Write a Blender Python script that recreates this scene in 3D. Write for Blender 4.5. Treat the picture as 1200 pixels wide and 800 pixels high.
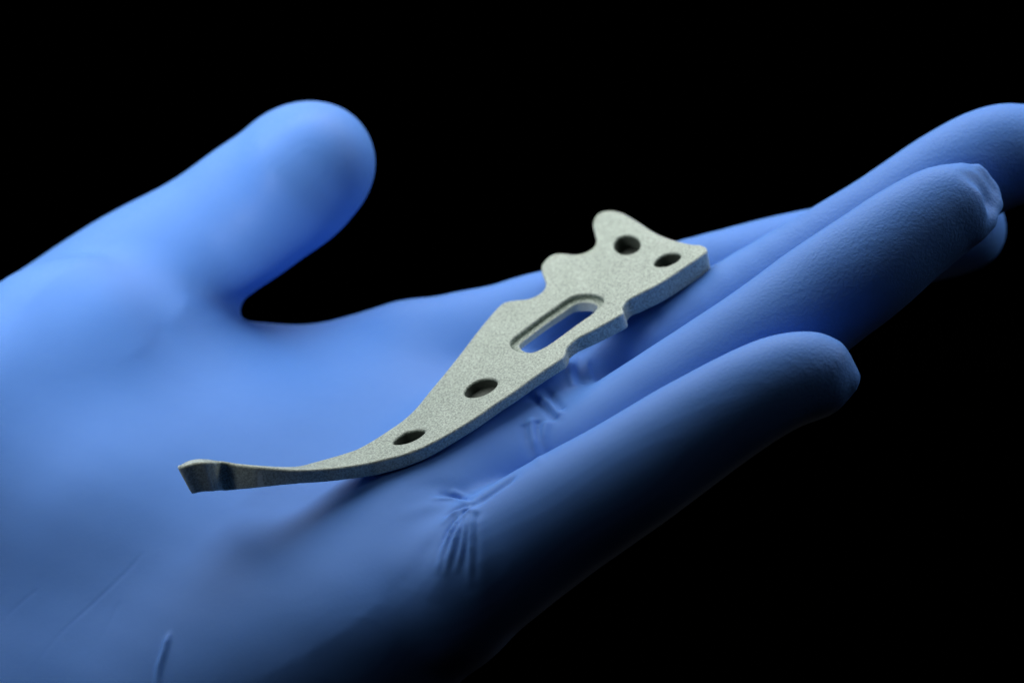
import bpy, bmesh, math
import numpy as np
from mathutils import Vector, Matrix
from mathutils.bvhtree import BVHTree
from mathutils.geometry import delaunay_2d_cdt

# ------------------------------------------------------------------ scene, camera, world, lights
for o in list(bpy.data.objects):
    bpy.data.objects.remove(o)
S = bpy.context.scene
COL = S.collection
MM = 0.001
PITCH = math.radians(25)
CAM_LOC = Vector((0.0, -0.453, 0.411))
FOCAL, D0 = 120.0, 500.0

cam_d = bpy.data.cameras.new('camera')
cam_d.lens = FOCAL
cam_d.sensor_width = 36
cam_d.clip_start = 0.02
cam_d.clip_end = 20
cam_d.dof.use_dof = True
cam_d.dof.focus_distance = 0.509
cam_d.dof.aperture_fstop = 15
cam = bpy.data.objects.new('camera', cam_d)
cam.location = CAM_LOC
cam.rotation_euler = (math.pi/2 - PITCH, 0, 0)
COL.objects.link(cam)
S.camera = cam
CAM_M = Matrix.Translation(CAM_LOC) @ Matrix.Rotation(math.pi/2 - PITCH, 4, 'X')

W = bpy.data.worlds.new('World')
S.world = W
W.use_nodes = True
W.node_tree.nodes['Background'].inputs[0].default_value = (0.02, 0.03, 0.05, 1)
W.node_tree.nodes['Background'].inputs[1].default_value = 0.02

def area(name, loc, target, size, power, color, size_y=None):
    """soft box, given in millimetres right / up / towards the camera"""
    l = bpy.data.lights.new(name, 'AREA')
    l.energy = power
    l.color = color
    l.size = size
    if size_y:
        l.shape = 'RECTANGLE'
        l.size_y = size_y
    o = bpy.data.objects.new(name, l)
    p = CAM_M @ (Vector(loc)*MM)
    t = CAM_M @ (Vector(target)*MM)
    o.location = p
    o.rotation_euler = (t-p).to_track_quat('-Z', 'Y').to_euler()
    COL.objects.link(o)

area('softbox_left', (-95, 182, -558), (-35, 0, -530), 0.34, 0.80, (1.0, 0.99, 0.97), 0.24)
sd = bpy.data.lights.new('fill_thumb', 'SPOT')      # added spot fill, a narrow cone to brighten the thumb
sd.energy, sd.color, sd.spot_size, sd.spot_blend, sd.shadow_soft_size = 0.9, (1.0, 0.99, 0.97), math.radians(44), 1.0, 0.025
so = bpy.data.objects.new('fill_thumb', sd)
so.location = CAM_M @ (Vector((-150, 25, -430))*MM)
so.rotation_euler = (CAM_M @ (Vector((-46, 22, -550))*MM) - so.location).to_track_quat('-Z', 'Y').to_euler()
COL.objects.link(so)
area('softbox_rear', (70, 190, -590), (-10, 10, -545), 0.14, 0.17, (0.97, 0.985, 1.0))
area('strip_right', (150, 110, -535), (45, 15, -525), 0.06, 0.075, (0.95, 0.98, 1.0), 0.12)
area('fill_left', (-150, 0, -425), (-50, -20, -510), 0.05, 0.011, (1.0, 0.99, 0.96), 0.05)

area('strip_front', (135, 78, -430), (35, 8, -515), 0.05, 0.005, (1.0, 0.99, 0.97), 0.05)
area('rim_below', (95, -125, -640), (15, -20, -505), 0.08, 0.0015, (0.95, 0.98, 1.0))
S.view_settings.view_transform = 'Standard'
S.view_settings.look = 'None'
S.view_settings.gamma = 1
S.view_settings.exposure = 0
S.cycles.use_denoising = True

# ------------------------------------------------------------------ helpers
KPX = 8.0                      # photo pixels per millimetre at 500 mm from the lens
def at(px, py, d):
    s = d/(D0*KPX)
    return np.array(((px-600)*s, -(py-400)*s, -d))

def mesh_obj(name, verts, faces, mat, parent=None, smooth=True):
    """verts in camera millimetres"""
    me = bpy.data.meshes.new(name)
    v = np.asarray(verts, dtype=np.float64)*MM
    M = np.array(CAM_M)
    v = v @ M[:3, :3].T + M[:3, 3]
    c = v.mean(axis=0)
    me.from_pydata((v-c).tolist(), [], [list(map(int, f)) for f in faces])
    me.validate()
    if smooth:
        me.polygons.foreach_set('use_smooth', [True]*len(me.polygons))
    me.materials.append(mat)
    o = bpy.data.objects.new(name, me)
    o.location = c
    COL.objects.link(o)
    if parent:
        o.parent = parent
    return o

def tag(o, label=None, cat=None, kind=None):
    if label: o['label'] = label
    if cat: o['category'] = cat
    if kind: o['kind'] = kind

# ------------------------------------------------------------------ materials
def new_mat(name):
    m = bpy.data.materials.new(name)
    m.use_nodes = True
    nt = m.node_tree
    return m, nt, nt.nodes['Principled BSDF']

def nitrile():
    m, nt, b = new_mat('blue nitrile')
    N, L = nt.nodes, nt.links
    tc = N.new('ShaderNodeTexCoord')
    def noise(scale, detail, rough=0.5):
        n = N.new('ShaderNodeTexNoise')
        n.inputs['Scale'].default_value = scale
        n.inputs['Detail'].default_value = detail
        n.inputs['Roughness'].default_value = rough
        L.new(tc.outputs['Object'], n.inputs['Vector'])
        return n
    big = noise(40, 4)
    ramp = N.new('ShaderNodeMapRange')
    ramp.inputs['From Min'].default_value = 0.3
    ramp.inputs['From Max'].default_value = 0.7
    L.new(big.outputs['Fac'], ramp.inputs['Value'])
    mix = N.new('ShaderNodeMix'); mix.data_type = 'RGBA'
    mix.inputs['A'].default_value = (0.088, 0.230, 0.635, 1)
    mix.inputs['B'].default_value = (0.095, 0.247, 0.67, 1)
    L.new(ramp.outputs['Result'], mix.inputs['Factor'])
    L.new(mix.outputs['Result'], b.inputs['Base Color'])
    b.inputs['Roughness'].default_value = 0.52
    b.inputs['IOR'].default_value = 1.5
    b.inputs['Specular IOR Level'].default_value = 0.13
    b.inputs['Subsurface Weight'].default_value = 0.12
    b.inputs['Subsurface Radius'].default_value = (0.3, 0.5, 1.0)
    b.inputs['Subsurface Scale'].default_value = 0.0015
    f1, f2 = noise(2100, 2, 0.55), noise(350, 2)
    b1 = N.new('ShaderNodeBump'); b1.inputs['Strength'].default_value = 0.5; b1.inputs['Distance'].default_value = 0.00028
    b2 = N.new('ShaderNodeBump'); b2.inputs['Strength'].default_value = 0.05; b2.inputs['Distance'].default_value = 0.0004
    L.new(f2.outputs['Fac'], b2.inputs['Height'])
    L.new(f1.outputs['Fac'], b1.inputs['Height'])
    at_ = N.new('ShaderNodeAttribute'); at_.attribute_name = 'finger_grain'
    ml = N.new('ShaderNodeMath'); ml.operation = 'MULTIPLY'; ml.inputs[1].default_value = 0.38
    L.new(at_.outputs['Fac'], ml.inputs[0]); L.new(ml.outputs[0], b1.inputs['Strength'])
    L.new(b2.outputs['Normal'], b1.inputs['Normal'])
    L.new(b1.outputs['Normal'], b.inputs['Normal'])
    return m

def sintered():
    m, nt, b = new_mat('sintered grey green metal')
    N, L = nt.nodes, nt.links
    tc = N.new('ShaderNodeTexCoord')
    def noise(scale, detail, rough=0.5):
        n = N.new('ShaderNodeTexNoise')
        n.inputs['Scale'].default_value = scale
        n.inputs['Detail'].default_value = detail
        n.inputs['Roughness'].default_value = rough
        L.new(tc.outputs['Object'], n.inputs['Vector'])
        return n
    grain, mid = noise(3300, 2, 0.75), noise(160, 4)
    cr = N.new('ShaderNodeValToRGB')
    e = cr.color_ramp.elements
    e[0].position, e[0].color = 0.38, (0.075, 0.105, 0.09, 1)
    e[1].position, e[1].color = 0.63, (0.375, 0.46, 0.40, 1)
    L.new(grain.outputs['Fac'], cr.inputs['Fac'])
    mx = N.new('ShaderNodeMix'); mx.data_type = 'RGBA'; mx.blend_type = 'MULTIPLY'
    mx.inputs['Factor'].default_value = 1
    cr2 = N.new('ShaderNodeValToRGB')
    cr2.color_ramp.elements[0].position, cr2.color_ramp.elements[0].color = 0.35, (0.86, 0.88, 0.87, 1)
    cr2.color_ramp.elements[1].position, cr2.color_ramp.elements[1].color = 0.65, (1, 1, 1, 1)
    L.new(mid.outputs['Fac'], cr2.inputs['Fac'])
    L.new(cr.outputs['Color'], mx.inputs['A'])
    L.new(cr2.outputs['Color'], mx.inputs['B'])
    ge = N.new('ShaderNodeNewGeometry')       # edge highlights painted into the colour along convex edges
    mr = N.new('ShaderNodeMapRange')
    mr.inputs['From Min'].default_value = 0.505; mr.inputs['From Max'].default_value = 0.56
    mr.inputs['To Max'].default_value = 0.65
    L.new(ge.outputs['Pointiness'], mr.inputs['Value'])
    mw = N.new('ShaderNodeMix'); mw.data_type = 'RGBA'
    mw.inputs['B'].default_value = (0.70, 0.78, 0.71, 1)
    L.new(mr.outputs['Result'], mw.inputs['Factor'])
    L.new(mx.outputs['Result'], mw.inputs['A'])
    L.new(mw.outputs['Result'], b.inputs['Base Color'])
    b.inputs['Metallic'].default_value = 0.15
    b.inputs['Roughness'].default_value = 0.5
    bp = N.new('ShaderNodeBump'); bp.inputs['Strength'].default_value = 0.55; bp.inputs['Distance'].default_value = 0.00022
    L.new(grain.outputs['Fac'], bp.inputs['Height'])
    L.new(bp.outputs['Normal'], b.inputs['Normal'])
    return m

def velvet():
    m, nt, b = new_mat('black velvet')
    n = nt.nodes.new('ShaderNodeTexNoise'); n.inputs['Scale'].default_value = 30
    r = nt.nodes.new('ShaderNodeValToRGB')
    r.color_ramp.elements[0].color = (0.0006, 0.0006, 0.0007, 1)
    r.color_ramp.elements[1].color = (0.0014, 0.0014, 0.0016, 1)
    nt.links.new(n.outputs['Fac'], r.inputs['Fac'])
    nt.links.new(r.outputs['Color'], b.inputs['Base Color'])
    b.inputs['Roughness'].default_value = 1
    b.inputs['Specular IOR Level'].default_value = 0
    return m

def bore():  # near-black colour stands in for the shade inside the holes
    m, nt, b = new_mat('bore with painted shade')
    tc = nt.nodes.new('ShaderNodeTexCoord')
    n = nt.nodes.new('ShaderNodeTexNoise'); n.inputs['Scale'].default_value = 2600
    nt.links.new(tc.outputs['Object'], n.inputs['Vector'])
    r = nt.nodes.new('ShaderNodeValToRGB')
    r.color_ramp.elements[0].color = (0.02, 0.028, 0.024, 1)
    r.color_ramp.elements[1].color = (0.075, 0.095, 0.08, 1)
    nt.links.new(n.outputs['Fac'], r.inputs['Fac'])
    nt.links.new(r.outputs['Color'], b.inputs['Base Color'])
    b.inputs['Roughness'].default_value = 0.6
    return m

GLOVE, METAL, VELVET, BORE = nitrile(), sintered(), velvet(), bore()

# ------------------------------------------------------------------ black backdrop behind the hand
def backdrop():
    pts = []
    for i in range(13):            # floor, cove and wall in one sheet
        a = math.pi/2*i/12
        pts.append((1.0 + 0.4*math.sin(a), -0.55 + 0.4*(1-math.cos(a))))
    pts = [(-1.6, -0.55)] + pts + [(1.4, 2.2)]
    v, f = [], []
    for (y, z) in pts:
        v += [(-2.2, y, z), (2.2, y, z)]
    for i in range(len(pts)-1):
        f.append((2*i, 2*i+1, 2*i+3, 2*i+2))
    me = bpy.data.meshes.new('backdrop')
    me.from_pydata(v, [], f)
    me.polygons.foreach_set('use_smooth', [True]*len(f))
    me.materials.append(VELVET)
    o = bpy.data.objects.new('backdrop', me)
    COL.objects.link(o)
    tag(o, 'plain black studio backdrop behind the hand', None, 'structure')
backdrop()

# ------------------------------------------------------------------ the hand: one implicit surface
U = np.array((0.866, 0.5, 0)); P = np.array((-0.5, 0.866, 0)); Z = np.array((0, 0, 1.0))
R3 = np.stack((U, P, Z))       # camera mm -> grid axes
H = 0.7

def smin(a, b, k):
    h = np.clip(k-np.abs(a-b), 0, None)/k
    return np.minimum(a, b) - h*h*k*0.25

CHAINS = {
 'pinky': [(520,708,500,9.8),(560,673,499,9.9),(648,612,499,9.2),(735,558,498,8.5),(799,515,498,7.9),(868,472,498,7.25),(918,447,499,6.75),(952,440,500,6.3)],
 'ring': [(565,613,517,11.4),(628,574,517,10.6),(700,537,516,9.7),(800,465,516,8.9),(901,398,516,8.7),(960,352,517,8.5),(1010,317,517,8.2),(1061,277,518,7.6),(1100,251,519,7.0),(1116,243,519,6.3)],
 'middle': [(640,505,535,11),(700,474,534,10),(835,390,534,9.0),(984,300,535,8.6),(1040,265,535,8.3),(1110,215,536,8.2),(1165,185,537,8.0),(1195,180,537,7.6)],
 'index': [(560,424,552,10.6),(637,390,552,9.8),(760,359,552,8.9),(905,318,553,8.6),(1000,296,554,8.0),(1070,280,554,7.4),(1128,268,555,7.0)],
 'thumb': [(350,200,556,12.7),(335,216,556,12.8),(292,247,556,13.2),(255,273,557,13.0),(210,304,557,13.8),(160,352,557,17.2),(75,422,553,19),(-60,520,548,21)],
}
PALM = [
 [(560,424,552,10.6),(300,575,550,12.5),(-20,770,545,15)],
 [(640,505,535,11.5),(330,650,532,13),(-30,820,532,16)],
 [(565,613,517,11.4),(330,740,517,13),(-20,870,520,16)],
 [(520,708,501,9.8),(400,766,506,11),(30,935,525,16)],
 [(408,745,503,10),(200,872,513,15.5),(40,950,526,16)],
 [(75,440,548,18),(-80,600,540,22)],
 [(470,430,556,9),(280,458,562,8),(150,455,560,10)],
]
def under(px, py, d, r):
    """centre of a mass of radius r whose palm side is at the given spot"""
    c = at(px, py, d) - r*np.array((-0.38, 0.83, 0.41))
    return tuple(project(c)) + (-c[2], r)
def project(p):
    s = -p[2]/(D0*KPX)
    return np.array((p[0]/s+600, 400-p[1]/s))
PALM += [
 [under(462,556,509.5,12),under(330,600,516,15),under(110,655,519,17)],
 [under(400,470,534,13),under(300,510,530,14),under(110,560,525,17)],
 [under(170,402,544,9),under(150,362,544,9),under(100,345,541,13)],
 [under(260,445,541,15),under(80,510,526.5,18)],
]
PALM += [[under(540,515,517,9),under(585,487,520,9),under(628,457,521,8)]]
ARM = [[(-60,800,538,24),(-400,1010,535,25),(-800,1240,535,30)],[(0,920,531,20),(-400,1080,516,22),(-800,1310,514,27)]]

def build_hand():
    allp = [p for c in list(CHAINS.values())+PALM+ARM for p in c]
    g = np.array([R3 @ at(*p[:3]) for p in allp])
    rr = max(p[3] for p in allp)
    lo, hi = g.min(0)-rr*0.55-8, g.max(0)+rr*0.45+4
    lo = np.minimum(lo, np.array([(R3@at(*p[:3]))-p[3]-2 for p in allp]).min(0))
    hi = np.maximum(hi, np.array([(R3@at(*p[:3]))+p[3]+2 for p in allp]).max(0))
    n = np.ceil((hi-lo)/H).astype(int)+2
    ax = [(lo[i]+H*np.arange(n[i])).astype(np.float32) for i in range(3)]
    BIG = 40.0

    def cone(F, p, q, k, flat=None):
        a, b = R3@at(*p[:3]), R3@at(*q[:3])
        ra, rb = p[3], q[3]
        pad = 14
        l = np.minimum(a-ra, b-rb)-pad; h_ = np.maximum(a+ra, b+rb)+pad
        i0 = np.clip(((l-lo)/H).astype(int), 0, n-1); i1 = np.clip(((h_-lo)/H).astype(int)+2, 1, n)
        sl = tuple(slice(i0[i], i1[i]) for i in range(3))
        X = ax[0][sl[0]][:, None, None]-a[0]; Y = ax[1][sl[1]][None, :, None]-a[1]; Q = ax[2][sl[2]][None, None, :]-a[2]
        d = b-a; L2 = float(d@d)
        t = np.clip((X*d[0]+Y*d[1]+Q*d[2])/L2, 0, 1)
        e = [X-t*d[0], Y-t*d[1], Q-t*d[2]]
        d2 = e[0]**2+e[1]**2+e[2]**2
        if flat is not None:       # flattened along the pad's normal
            m_, sq = flat
            d2 = d2 + (e[0]*m_[0]+e[1]*m_[1]+e[2]*m_[2])**2*(1/sq**2-1)
        dist = np.sqrt(d2)
        v = (dist-(ra+(rb-ra)*t)).astype(np.float32)
        F[sl] = smin(F[sl], v, k)

    def fair(c, m=5):
        """the chain of joints as an evenly swept, smooth run of short cones"""
        p = np.asarray(c, float); t = np.concatenate(([0], np.cumsum(np.linalg.norm(np.diff(p[:, :2], axis=0), axis=1)**0.5)))
        tg = np.zeros_like(p)
        for i in range(len(p)):
            a, b = max(i-1, 0), min(i+1, len(p)-1)
            tg[i] = (p[b]-p[a])/(t[b]-t[a])
        out = []
        for i in range(len(p)-1):
            dt = t[i+1]-t[i]
            for k in range(m):
                x = k/m
                out.append((2*x**3-3*x*x+1)*p[i]+(x**3-2*x*x+x)*dt*tg[i]+(-2*x**3+3*x*x)*p[i+1]+(x**3-x*x)*dt*tg[i+1])
        out.append(p[-1]); out = np.array(out)
        for _ in range(3):
            out[1:-1] = 0.25*out[:-2]+0.5*out[1:-1]+0.25*out[2:]
        return out
    fing = np.full(n, BIG, np.float32)
    for nm, c in CHAINS.items():
        g1 = np.full(n, BIG, np.float32)
        c = fair(c)
        for i in range(len(c)-1):
            cone(g1, c[i], c[i+1], 0.6, (R3 @ np.array((-0.40, 0.58, 0.71)), 0.70) if nm == 'thumb' else None)
        if nm == 'ring':       # spare glove tip folded over on the ring finger
            scoop = np.full(n, BIG, np.float32)
            sc = [(1140,186,513.2,2.9),(1169,210,515.5,3.0),(1178,250,516.5,2.9)]
            for i in range(2): cone(scoop, sc[i], sc[i+1], 0.5)
            g1 = -smin(-g1, scoop, 0.7)
            rim = [(1128,202,520,1.2),(1146,203,521,1.0),(1161,222,522,1.0),(1165,240,521,1.0),(1158,257,518,0.9),(1146,274,517,0.8)]
            for i in range(5): cone(g1, rim[i], rim[i+1], 1.8)
        if nm == 'thumb':      # the pad of the thumb
            cone(g1, (366,194,549.5,8.2), (346,211,550,8.8), 5.0)
        if nm == 'pinky':      # the bead of rubber at the tip of the little finger
            cone(g1, (975,437,499,4.0), (994,444,499,1.7), 1.6)
        fing = smin(fing, g1, 1.2 if nm == 'thumb' else 0.6)
    palm = np.full(n, BIG, np.float32)
    for c in PALM+ARM:
        for i in range(len(c)-1):
            cone(palm, c[i], c[i+1], 12.0)
    F = smin(fing, palm, 2.6)
    return F, lo, n

def surface_nets(F, lo, h):
    s = F < 0
    nx, ny, nz = F.shape
    cnt = np.zeros((nx-1, ny-1, nz-1), np.uint8)
    for dx in (0, 1):
        for dy in (0, 1):
            for dz in (0, 1):
                cnt += s[dx:nx-1+dx, dy:ny-1+dy, dz:nz-1+dz]
    act = (cnt > 0) & (cnt < 8)
    idx = np.full(act.shape, -1, np.int64)
    cells = np.argwhere(act)
    idx[act] = np.arange(len(cells))
    acc = np.zeros((len(cells), 3)); num = np.zeros(len(cells))
    corners = [(x, y, z) for x in (0, 1) for y in (0, 1) for z in (0, 1)]
    for a in corners:
        for axis in range(3):
            if a[axis]: continue
            b = list(a); b[axis] = 1
            va = F[cells[:, 0]+a[0], cells[:, 1]+a[1], cells[:, 2]+a[2]].astype(float)
            vb = F[cells[:, 0]+b[0], cells[:, 1]+b[1], cells[:, 2]+b[2]].astype(float)
            m = (va < 0) != (vb < 0)
            t = np.where(m, va/np.where(m, va-vb, 1), 0)
            p = np.tile(np.array(a, float), (len(cells), 1)); p[:, axis] = t
            acc[m] += p[m]; num[m] += 1
    verts = (cells + acc/num[:, None])*h + lo
    faces = []
    for axis in range(3):
        o1, o2 = (axis+1) % 3, (axis+2) % 3
        sa = [slice(None)]*3; sb = [slice(None)]*3
        sa[axis] = slice(0, -1); sb[axis] = slice(1, None)
        A, B = s[tuple(sa)], s[tuple(sb)]
        e = np.argwhere(A != B)
        e = e[(e[:, o1] > 0) & (e[:, o2] > 0) & (e[:, o1] < F.shape[o1]-1) & (e[:, o2] < F.shape[o2]-1)]
        ins = A[e[:, 0], e[:, 1], e[:, 2]]
        def cell(d1, d2):
            c = e.copy(); c[:, o1] -= d1; c[:, o2] -= d2
            return idx[c[:, 0], c[:, 1], c[:, 2]]
        q = np.stack((cell(1, 1), cell(0, 1), cell(0, 0), cell(1, 0)), 1)
        q[~ins] = q[~ins][:, ::-1]
        faces.append(q)
    return verts, np.concatenate(faces)

def smooth(v, f, it, lam=0.5, mu=-0.53):
    e = np.concatenate([f[:, [i, (i+1) % 4]] for i in range(4)])
    deg = np.bincount(e[:, 0], minlength=len(v))+np.bincount(e[:, 1], minlength=len(v))
    for k in range(it*2):
        acc = np.zeros_like(v)
        for c in range(3):
            acc[:, c] = np.bincount(e[:, 0], v[e[:, 1], c], len(v))+np.bincount(e[:, 1], v[e[:, 0], c], len(v))
        v = v + (lam if k % 2 == 0 else mu)*(acc/deg[:, None]-v)
    return v

F, LO, NG = build_hand()
gv, gf = surface_nets(F, LO, H)
gv = smooth(gv, gf, 6)
# the stretched rubber bridges the hollows of the palm: relax that part of the surface
def relax(v, f, it, cx, cy, ang, ra, rb, far):
    c = v @ R3; k = -c[:, 2]/(D0*KPX)
    qx, qy = c[:, 0]/k+600-cx, 400-c[:, 1]/k-cy
    ca, sa = math.cos(ang), math.sin(ang)
    e = ((qx*ca+qy*sa)/ra)**2+((-qx*sa+qy*ca)/rb)**2
    t1, t2 = v[f[:, 2]]-v[f[:, 0]], v[f[:, 3]]-v[f[:, 1]]
    fnm = np.cross(t1, t2); nv = np.zeros_like(v)
    for i in range(4): np.add.at(nv, f[:, i], fnm)
    nv /= np.linalg.norm(nv, axis=1)[:, None]+1e-12
    up = nv @ (R3 @ np.array((-0.38, 0.83, 0.41)))
    if up[e < 0.3].max() < 0.5: up = -up
    w = np.clip((1-e)*1.6, 0, 1)*np.clip((up+0.05)*2.5, 0, 1)*(k*D0*KPX < far)
    ed = np.concatenate([f[:, [i, (i+1) % 4]] for i in range(4)])
    ed = ed[(w[ed] > 0).any(1)]
    deg = np.maximum(np.bincount(ed[:, 0], minlength=len(v))+np.bincount(ed[:, 1], minlength=len(v)), 1)
    for _ in range(it):
        acc = np.stack([np.bincount(ed[:, 0], v[ed[:, 1], c_], len(v))+np.bincount(ed[:, 1], v[ed[:, 0], c_], len(v)) for c_ in range(3)], 1)
        v = v + (0.6*w)[:, None]*(acc/deg[:, None]-v)
    return v
gv = relax(gv, gf, 260, 180, 610, -0.33, 380, 215, 585)
gv = relax(gv, gf, 120, 120, 362, -0.56, 125, 62, 575)
hv = gv @ R3                    # back to camera millimetres

bvh = BVHTree.FromPolygons([tuple(v) for v in hv], [tuple(map(int, q)) for q in gf])
def on_hand(px, py):
    d = Vector(at(px, py, 1.0)).normalized()
    hit = bvh.ray_cast(Vector((0, 0, 0)), d)
    return None if hit[0] is None else np.array(hit[0])

# one level of subdivision, then the pleats of the glove pushed into the finer mesh
tmp = bpy.data.meshes.new('tmp')
tmp.from_pydata(hv.tolist(), [], gf.tolist())
to = bpy.data.objects.new('tmp', tmp); COL.objects.link(to)
sm = to.modifiers.new('s', 'SUBSURF'); sm.levels = 1; sm.subdivision_type = 'CATMULL_CLARK'
bpy.context.view_layer.update()
ev = to.evaluated_get(bpy.context.evaluated_depsgraph_get())
fm = bpy.data.meshes.new_from_object(ev)
fv = np.empty(len(fm.vertices)*3); fm.vertices.foreach_get('co', fv); fv = fv.reshape(-1, 3)
fn = np.empty(len(fm.vertices)*3); fm.vertices.foreach_get('normal', fn); fn = fn.reshape(-1, 3)
ff = np.empty(len(fm.loops), np.int32); fm.loops.foreach_get('vertex_index', ff); ff = ff.reshape(-1, 4)
bpy.data.objects.remove(to); bpy.data.meshes.remove(tmp)

# pleats: photo positions on the glove, height (mm, + ridge / - groove), half width (mm)
PLEATS = [
 ([(550,596),(528,650),(505,705)], 0.35, 1.7),
 ([(556,604),(560,660),(566,715)], 0.3, 1.6),
 ([(546,592),(505,594),(465,606)], 0.3, 1.5),
 ([(540,602),(505,640),(480,690)], -0.3, 1.6),
 ([(548,584),(515,570),(470,572)], -0.25, 1.5),
 ([(559,588),(538,578),(527,573)], 0.35, 0.5),
 ([(556,588),(533.5,581.5),(512,577)], -0.6, 0.6),
 ([(554.5,590),(530,585),(504,584.5)], 0.5, 0.5),
 ([(549.6,593),(533.5,597.6),(520,606)], -0.45, 0.5),
 ([(548,594),(532,601),(516,615)], 0.4, 0.45),
 ([(604,557),(583,571),(565,584),(552,593),(543,600)], -0.7, 0.8),
 ([(551,593),(529,614),(517,640),(513,661)], -0.55, 0.5),
 ([(552,593),(541.6,600),(527,623),(517,647),(513,674)], 0.6, 0.42),
 ([(551,595),(541.6,606),(530,630),(521,656)], -0.5, 0.42),
 ([(552,595),(543,607),(532,636),(521,676)], 0.6, 0.42),
 ([(552,598),(543,614),(538,640),(529,670)], -0.55, 0.42),
 ([(553,596),(547,612),(541.6,640),(534,672)], 0.6, 0.45),
 ([(554,598),(549,616),(546.5,640),(543,666)], -0.5, 0.42),
 ([(556,596),(553.5,612),(552,646),(550,690)], 0.5, 0.5),
 ([(559,600),(557,622),(557.5,650),(556,680)], -0.35, 0.5),
 ([(623,489),(624,508),(628,526),(634,546)], 0.5, 0.65),
 ([(616,496),(618,514),(623,536)], -0.35, 0.7),
 ([(630,492),(631,510),(637,532)], -0.45, 0.55),
 ([(642,493),(637,510),(641,530)], 0.35, 0.7),
 ([(657,488),(642,472),(620,456)], 0.45, 0.6),
 ([(653,492),(636,475),(614,461)], -0.5, 0.6),
 ([(659,481),(648,466),(632,450)], -0.4, 0.6),
 ([(672,454),(668,440),(668,424)], 0.35, 0.6),
 ([(684,451),(678,436),(678,420)], -0.35, 0.6),
 ([(694,447),(688,432),(690,416)], 0.35, 0.6),
 ([(166,648),(150,668),(112,704),(75,738),(52,765),(30,795)], -0.045, 0.3),
 ([(44,690),(22,708),(2,728)], -0.04, 0.3),
 ([(198,742),(192,764),(187,780),(184,800),(182,830)], 0.55, 0.4),
 ([(140,705),(128,730),(112,760)], -0.04, 0.3),
]
def catmull(pts, n=8, closed=False):
    p = np.asarray(pts, float)
    m = len(p); out = []
    for i in range(m if closed else m-1):
        if closed:
            a, b, c, d = p[i-1], p[i], p[(i+1) % m], p[(i+2) % m]
        else:
            a, b, c, d = p[max(i-1, 0)], p[i], p[i+1], p[min(i+2, m-1)]
        for k in range(n):
            t = k/n
            out.append(0.5*((2*b)+(c-a)*t+(2*a-5*b+4*c-d)*t*t+(3*b-a-3*c+d)*t**3))
    if not closed: out.append(p[-1])
    return np.array(out)

disp = np.zeros(len(fv))
for pts, h, w in PLEATS:
    line = [on_hand(*q) for q in catmull(pts, 5)]
    line = np.array([q for q in line if q is not None])
    if len(line) < 3: continue
    lo_, hi_ = line.min(0)-4*w, line.max(0)+4*w
    sel = np.where(((fv > lo_) & (fv < hi_)).all(1))[0]
    V = fv[sel]; best = np.full(len(V), 1e9); par = np.zeros(len(V))
    for i in range(len(line)-1):
        a, d = line[i], line[i+1]-line[i]
        L2 = max(d@d, 1e-9)
        t = np.clip(((V-a)@d)/L2, 0, 1)
        dd = np.linalg.norm(V-a-t[:, None]*d, axis=1)
        m = dd < best
        best[m] = dd[m]; par[m] = (i+t[m])/(len(line)-1)
    env = np.clip(np.minimum(par/0.15+0.2, (1-par)/0.5), 0, 1)
    disp[sel] += h*env*np.exp(-(best/(1.1*w))**2)
# faint unevenness of a hand inside thin rubber
x, y, z = fv.T
disp += 0.05*np.sin(x*0.21+1.1*np.sin(y*0.13))*np.sin(y*0.17+0.9*np.sin(z*0.19)+1)+0.02*np.sin(x*0.5+y*0.31)*np.sin(z*0.43-y*0.37)
fv = fv + fn*disp[:, None]
hand = mesh_obj('gloved_hand', fv, ff, GLOVE)
along = fv @ U                    # the rubber is grained over the fingers, smooth on the palm
att = hand.data.attributes.new('finger_grain', 'FLOAT', 'POINT')
att.data.foreach_set('value', np.clip((along-5)/45, 0.12, 1).astype(np.float32))
tag(hand, 'left hand in a smooth blue nitrile glove, palm up and fingers stretched out', 'gloved hand')

# ------------------------------------------------------------------ the metal plate
PN = np.array((-0.305, 0.837, 0.456)); PN /= np.linalg.norm(PN)
PLATE_REF = (731, 353, 525.0)     # a point of its top face
PC = PN @ at(*PLATE_REF)
def plane_d(px, py):
    return PC/(PN @ at(px, py, 1.0))

BACK = [(207,546),(220,539),(233,536.6),(248,537.4),(264,540),(284,542.4),(308,544.4),(330,545.6),(350,545),(370,540),(390,534.5),(408,529),(420,524.5),
 (437,515),(454,504),(470,493),(486,478.5),(502,459),(520,437.5),(540,412.5),(560,386.5),(578,365),(586,357),(593,353),(604,351),(618,349.6),(628,346),(636,340),
 (639,332),(637,325),(634,317),(635,309),(642,301),(650,297),(660,296.2),(672,297.4),(682,296.4),(690,293),(696,288),(698.2,281),(696.4,272),(694.6,263),(697,254),
 (704,248),(716,246.2),(728,248.4),(740,254.4),(752,262),(766,271),(782,278),(798,283),(812,285.8),(822,286.6),(828,289.5)]
FRONT = [(829,294),(820,301),(808,309),(796,317),(784,325),(770,333.5),(756,340.5),(744,346.5),(736,351),(731.5,356),(729.5,360),(730,366),(720,372.5),(704,381.5),(692,388),
 (678,395),(670,401),(664,407),(662.5,412.5),(659,418.5),(648,426.5),(638,433),(620,445.5),(600,460),(580,473),(560,487),(540,499.5),(520,511),(505,519),(490,526),
 (470,533),(450,538),(430,542.5),(400,547.2),(380,549.2),(350,550.6),(328,549.8),(300,547.4),(282,545.4),(268,543),(258,541),(248,540.8),(238,541.6),(222,544),(209,548)]
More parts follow.
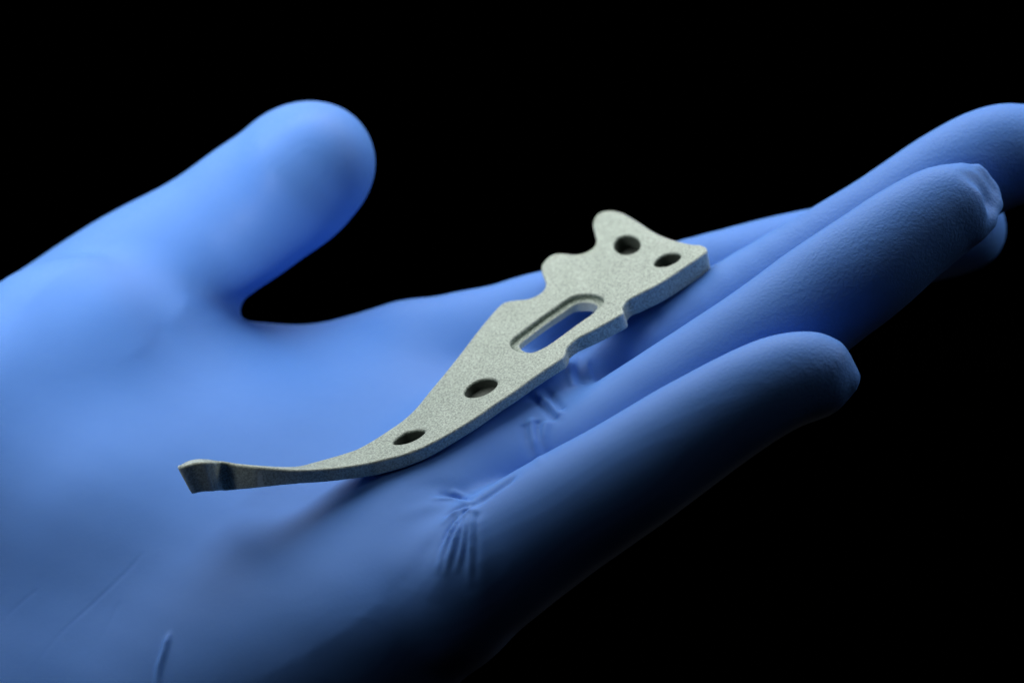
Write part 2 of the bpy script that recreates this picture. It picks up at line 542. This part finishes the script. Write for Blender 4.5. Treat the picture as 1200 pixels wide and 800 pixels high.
OFFS = [(200,18,30),(222,14,33),(240,10,35),(262,3,34),(280,0,29),(300,0,25),(330,1,19),(350,2,16.5),(400,4,15.5),(440,5,16.5),(490,5,14.5),(540,5,12.5),(600,5,12),
 (650,5,13),(662,5,14),(680,5,17),(729,6,19),(745,6,22),(830,4,25)]
ARMUP = [(200,-25.0),(300,-16.5),(380,-6.5),(435,-1.4),(475,0),(900,0)]      # the arm rises towards its tip
WIDE = [(200,3.0),(240,3.6),(300,3.2),(350,3.6),(390,4.6)]      # width of the thin arm, mm
HOOK = [(200,-3.2),(240,-3.6),(250,-2.7),(258,-1.0),(266,-0.15),(274,0),(900,0)]
fx = np.array(FRONT)[::-1]
def interp(tab, x, c=1):
    t = np.array(tab); return np.interp(x, t[:, 0], t[:, c])
def top3d(px, py, back):
    d = plane_d(px, py)
    if px < 480:
        fy = np.interp(px, fx[:, 0], fx[:, 1])
        df = plane_d(px, fy) + interp(ARMUP, px)
        if back:
            k = np.clip((px-395)/80, 0, 1)
            d = (1-k)*(df+interp(WIDE, px)) + k*d
        else:
            d = d + interp(HOOK, px) + interp(ARMUP, px)
    return at(px, py, d)
def drop(p):
    q = project(p); ox, oy = interp(OFFS, q[0], 1), interp(OFFS, q[0], 2)
    d = -p[2]
    d2 = d + 0.50*math.hypot(ox, oy)/KPX*1.1
    return at(q[0]+ox*D0/d, q[1]+oy*D0/d, d2)

def build_plate():
    V, Fc, dark = [], [], set()
    def add(p): V.append(np.asarray(p)); return len(V)-1
    def resample(pts3, step):
        p = np.array(pts3); d = np.linalg.norm(np.roll(p, -1, 0)-p, axis=1)
        s = np.concatenate(([0], np.cumsum(d))); n = max(8, int(s[-1]/step))
        pc = np.vstack((p, p[:1]))
        u = np.linspace(0, s[-1], n, endpoint=False)
        return np.stack([np.interp(u, s, pc[:, c]) for c in range(3)], 1)
    outl = [top3d(x_, y_, True) for x_, y_ in catmull(BACK, 4)] + [top3d(x_, y_, False) for x_, y_ in catmull(FRONT, 4)]
    outl = resample(outl, 0.35)
    # holes: px centre, semi axes, slope angle
    def hole(cx, cy, a, b, ang, n=40, pw=1.0):
        r = []
        for k in range(n):
            t = 2*math.pi*k/n
            u_, w_ = a*math.copysign(abs(math.cos(t))**pw, math.cos(t)), b*math.copysign(abs(math.sin(t))**pw, math.sin(t))
            r.append((cx+u_*math.cos(ang)-w_*math.sin(ang), cy+u_*math.sin(ang)+w_*math.cos(ang)))
        return [top3d(x_, y_, False) for x_, y_ in r]
    holes = [hole(734.6,286.4,15.6,11.4,-0.08), hole(782,304,16.5,6.8,-0.34,pw=1.1), hole(563,454,20.5,9.2,-0.36,pw=1.05), hole(479,511.5,20,6.0,-0.36,pw=1.15)]
    slot = [(597.5,403),(599.5,397),(616,384),(632,372),(648,361),(664,350),(676,345),(690,343.4),(703,346.5),(707,352),(703,359),(696,365.5),(680,376.5),(660,391),(640,405),(624,412),(610,412),(601,408)]
    slot = resample([top3d(x_, y_, False) for x_, y_ in catmull(slot, 5, True)], 0.4)
    R = 0.40
    def frame(p, inward):
        """tangent, normal, in-surface direction pointing into the metal"""
        p = np.array(p); T = np.roll(p, -1, 0)-np.roll(p, 1, 0)
        T /= np.linalg.norm(T, axis=1)[:, None]
        dn = np.array([drop(q)-q for q in p]); dn /= np.linalg.norm(dn, axis=1)[:, None]
        I = np.cross(dn, T); I /= np.linalg.norm(I, axis=1)[:, None]
        return p, dn, I
    def signed(p):
        q = np.array([project(k) for k in p]); a, b = q, np.roll(q, -1, 0)
        return 0.5*np.sum(a[:, 0]*b[:, 1]-b[:, 0]*a[:, 1])
    caps_top, caps_bot, info = [], [], []
    def ring(pts): return [add(p) for p in pts]
    def bridge(r0, r1, flip):
        n = len(r0)
        for i in range(n):
            q = (r0[i], r0[(i+1) % n], r1[(i+1) % n], r1[i])
            Fc.append(q[::-1] if flip else q)
    def wall(loop, outer, ledge=None):
        p, dn, I = frame(loop, outer)
        # I must point into the metal
        c = p.mean(0)
        ccw = signed(p) > 0
        test = np.mean([np.dot(I[i], c-p[i]) for i in range(len(p))])
        if (test < 0) == outer: I = -I
        if outer:
            I = I
        bot = np.array([drop(q) for q in p])
        add_floor = not outer and ledge is None     # the four screw holes get an added floor, shade painted on wall and floor
        rings = []
        for a in (0, 30, 60, 90):
            s, co = math.sin(math.radians(a)), math.cos(math.radians(a))
            rings.append(p + I*R*(1-s) + dn*R*(1-co))
        if add_floor:
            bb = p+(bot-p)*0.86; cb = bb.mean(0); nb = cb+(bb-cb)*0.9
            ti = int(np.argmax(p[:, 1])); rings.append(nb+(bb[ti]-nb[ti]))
        elif ledge is None:
            for a in (90, 60, 30, 0):
                s, co = math.sin(math.radians(a)), math.cos(math.radians(a))
                rings.append(bot + I*R*(1-s) - dn*R*(1-co))
        else:
            dep, wid = ledge
            rings.append(p + dn*dep)
            rings.append(p + dn*dep - I*(wid-0.15))
            rings.append(p + dn*(dep+0.15) - I*wid)
            L = np.array([np.linalg.norm(drop(q)-q) for q in p])
            rings.append(p - I*wid + dn*L[:, None])
        ids = [ring(r) for r in rings]
        flip = ccw
        if not outer: flip = not flip if False else flip
        for i in range(len(ids)-1):
            bridge(ids[i], ids[i+1], flip)
            if add_floor and i == len(ids)-2: dark.update(ids[i+1])
        info.append((abs(signed(p)), abs(signed(rings[0]))))
        caps_top.append(ids[0])
        if add_floor:
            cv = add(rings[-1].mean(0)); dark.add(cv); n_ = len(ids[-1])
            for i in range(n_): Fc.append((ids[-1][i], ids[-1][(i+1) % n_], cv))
        else:
            caps_bot.append(ids[-1])
    wall(outl, True)
    for h_ in holes: wall(h_, False)
    wall(slot, False, (0.85, 1.15))
    def cap(loops):
        co, ed, mp = [], [], []
        for l in loops:
            s = len(co)
            for i in l: co.append(Vector(project(V[i]))); mp.append(i)
            ed += [(s+i, s+(i+1) % len(l)) for i in range(len(l))]
        r = delaunay_2d_cdt(co, ed, [], 0, 1e-5)
        vo, fo, orig = r[0], r[2], r[3]
        # keep faces inside outer and outside holes (even-odd test on centroids)
        polys = [np.array([project(V[i]) for i in l]) for l in loops]
        def inside(poly, c):
            a, b = poly, np.roll(poly, -1, 0)
            m = (a[:, 1] > c[1]) != (b[:, 1] > c[1])
            xx = a[:, 0]+(c[1]-a[:, 1])/np.where(m, b[:, 1]-a[:, 1], 1)*(b[:, 0]-a[:, 0])
            return np.sum(m & (xx > c[0])) % 2 == 1
        out = []
        for f in fo:
            if any(not orig[i] for i in f): continue
            c = sum((vo[i] for i in f), Vector((0, 0)))/len(f)
            if inside(polys[0], c) and not any(inside(q, c) for q in polys[1:]):
                out.append(tuple(mp[orig[i][0]] for i in f))
        return out
    Fc.extend(cap(caps_top)); Fc.extend(cap(caps_bot))
    return np.array(V), Fc, dark

pv, pf, pdark = build_plate()
o = mesh_obj('bone_plate', pv, pf, METAL)
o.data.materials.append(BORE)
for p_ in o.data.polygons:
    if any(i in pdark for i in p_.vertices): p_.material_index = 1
bm = bmesh.new(); bm.from_mesh(o.data)
bmesh.ops.remove_doubles(bm, verts=bm.verts, dist=1e-7)
bmesh.ops.recalc_face_normals(bm, faces=bm.faces)
bm.to_mesh(o.data); bm.free()
o.data.set_sharp_from_angle(angle=math.radians(38))
wn = o.modifiers.new('weighted normals', 'WEIGHTED_NORMAL'); wn.keep_sharp = True; wn.weight = 100
tag(o, 'grey-green speckled metal bone plate with four holes and a slot resting across the fingers', 'metal plate')
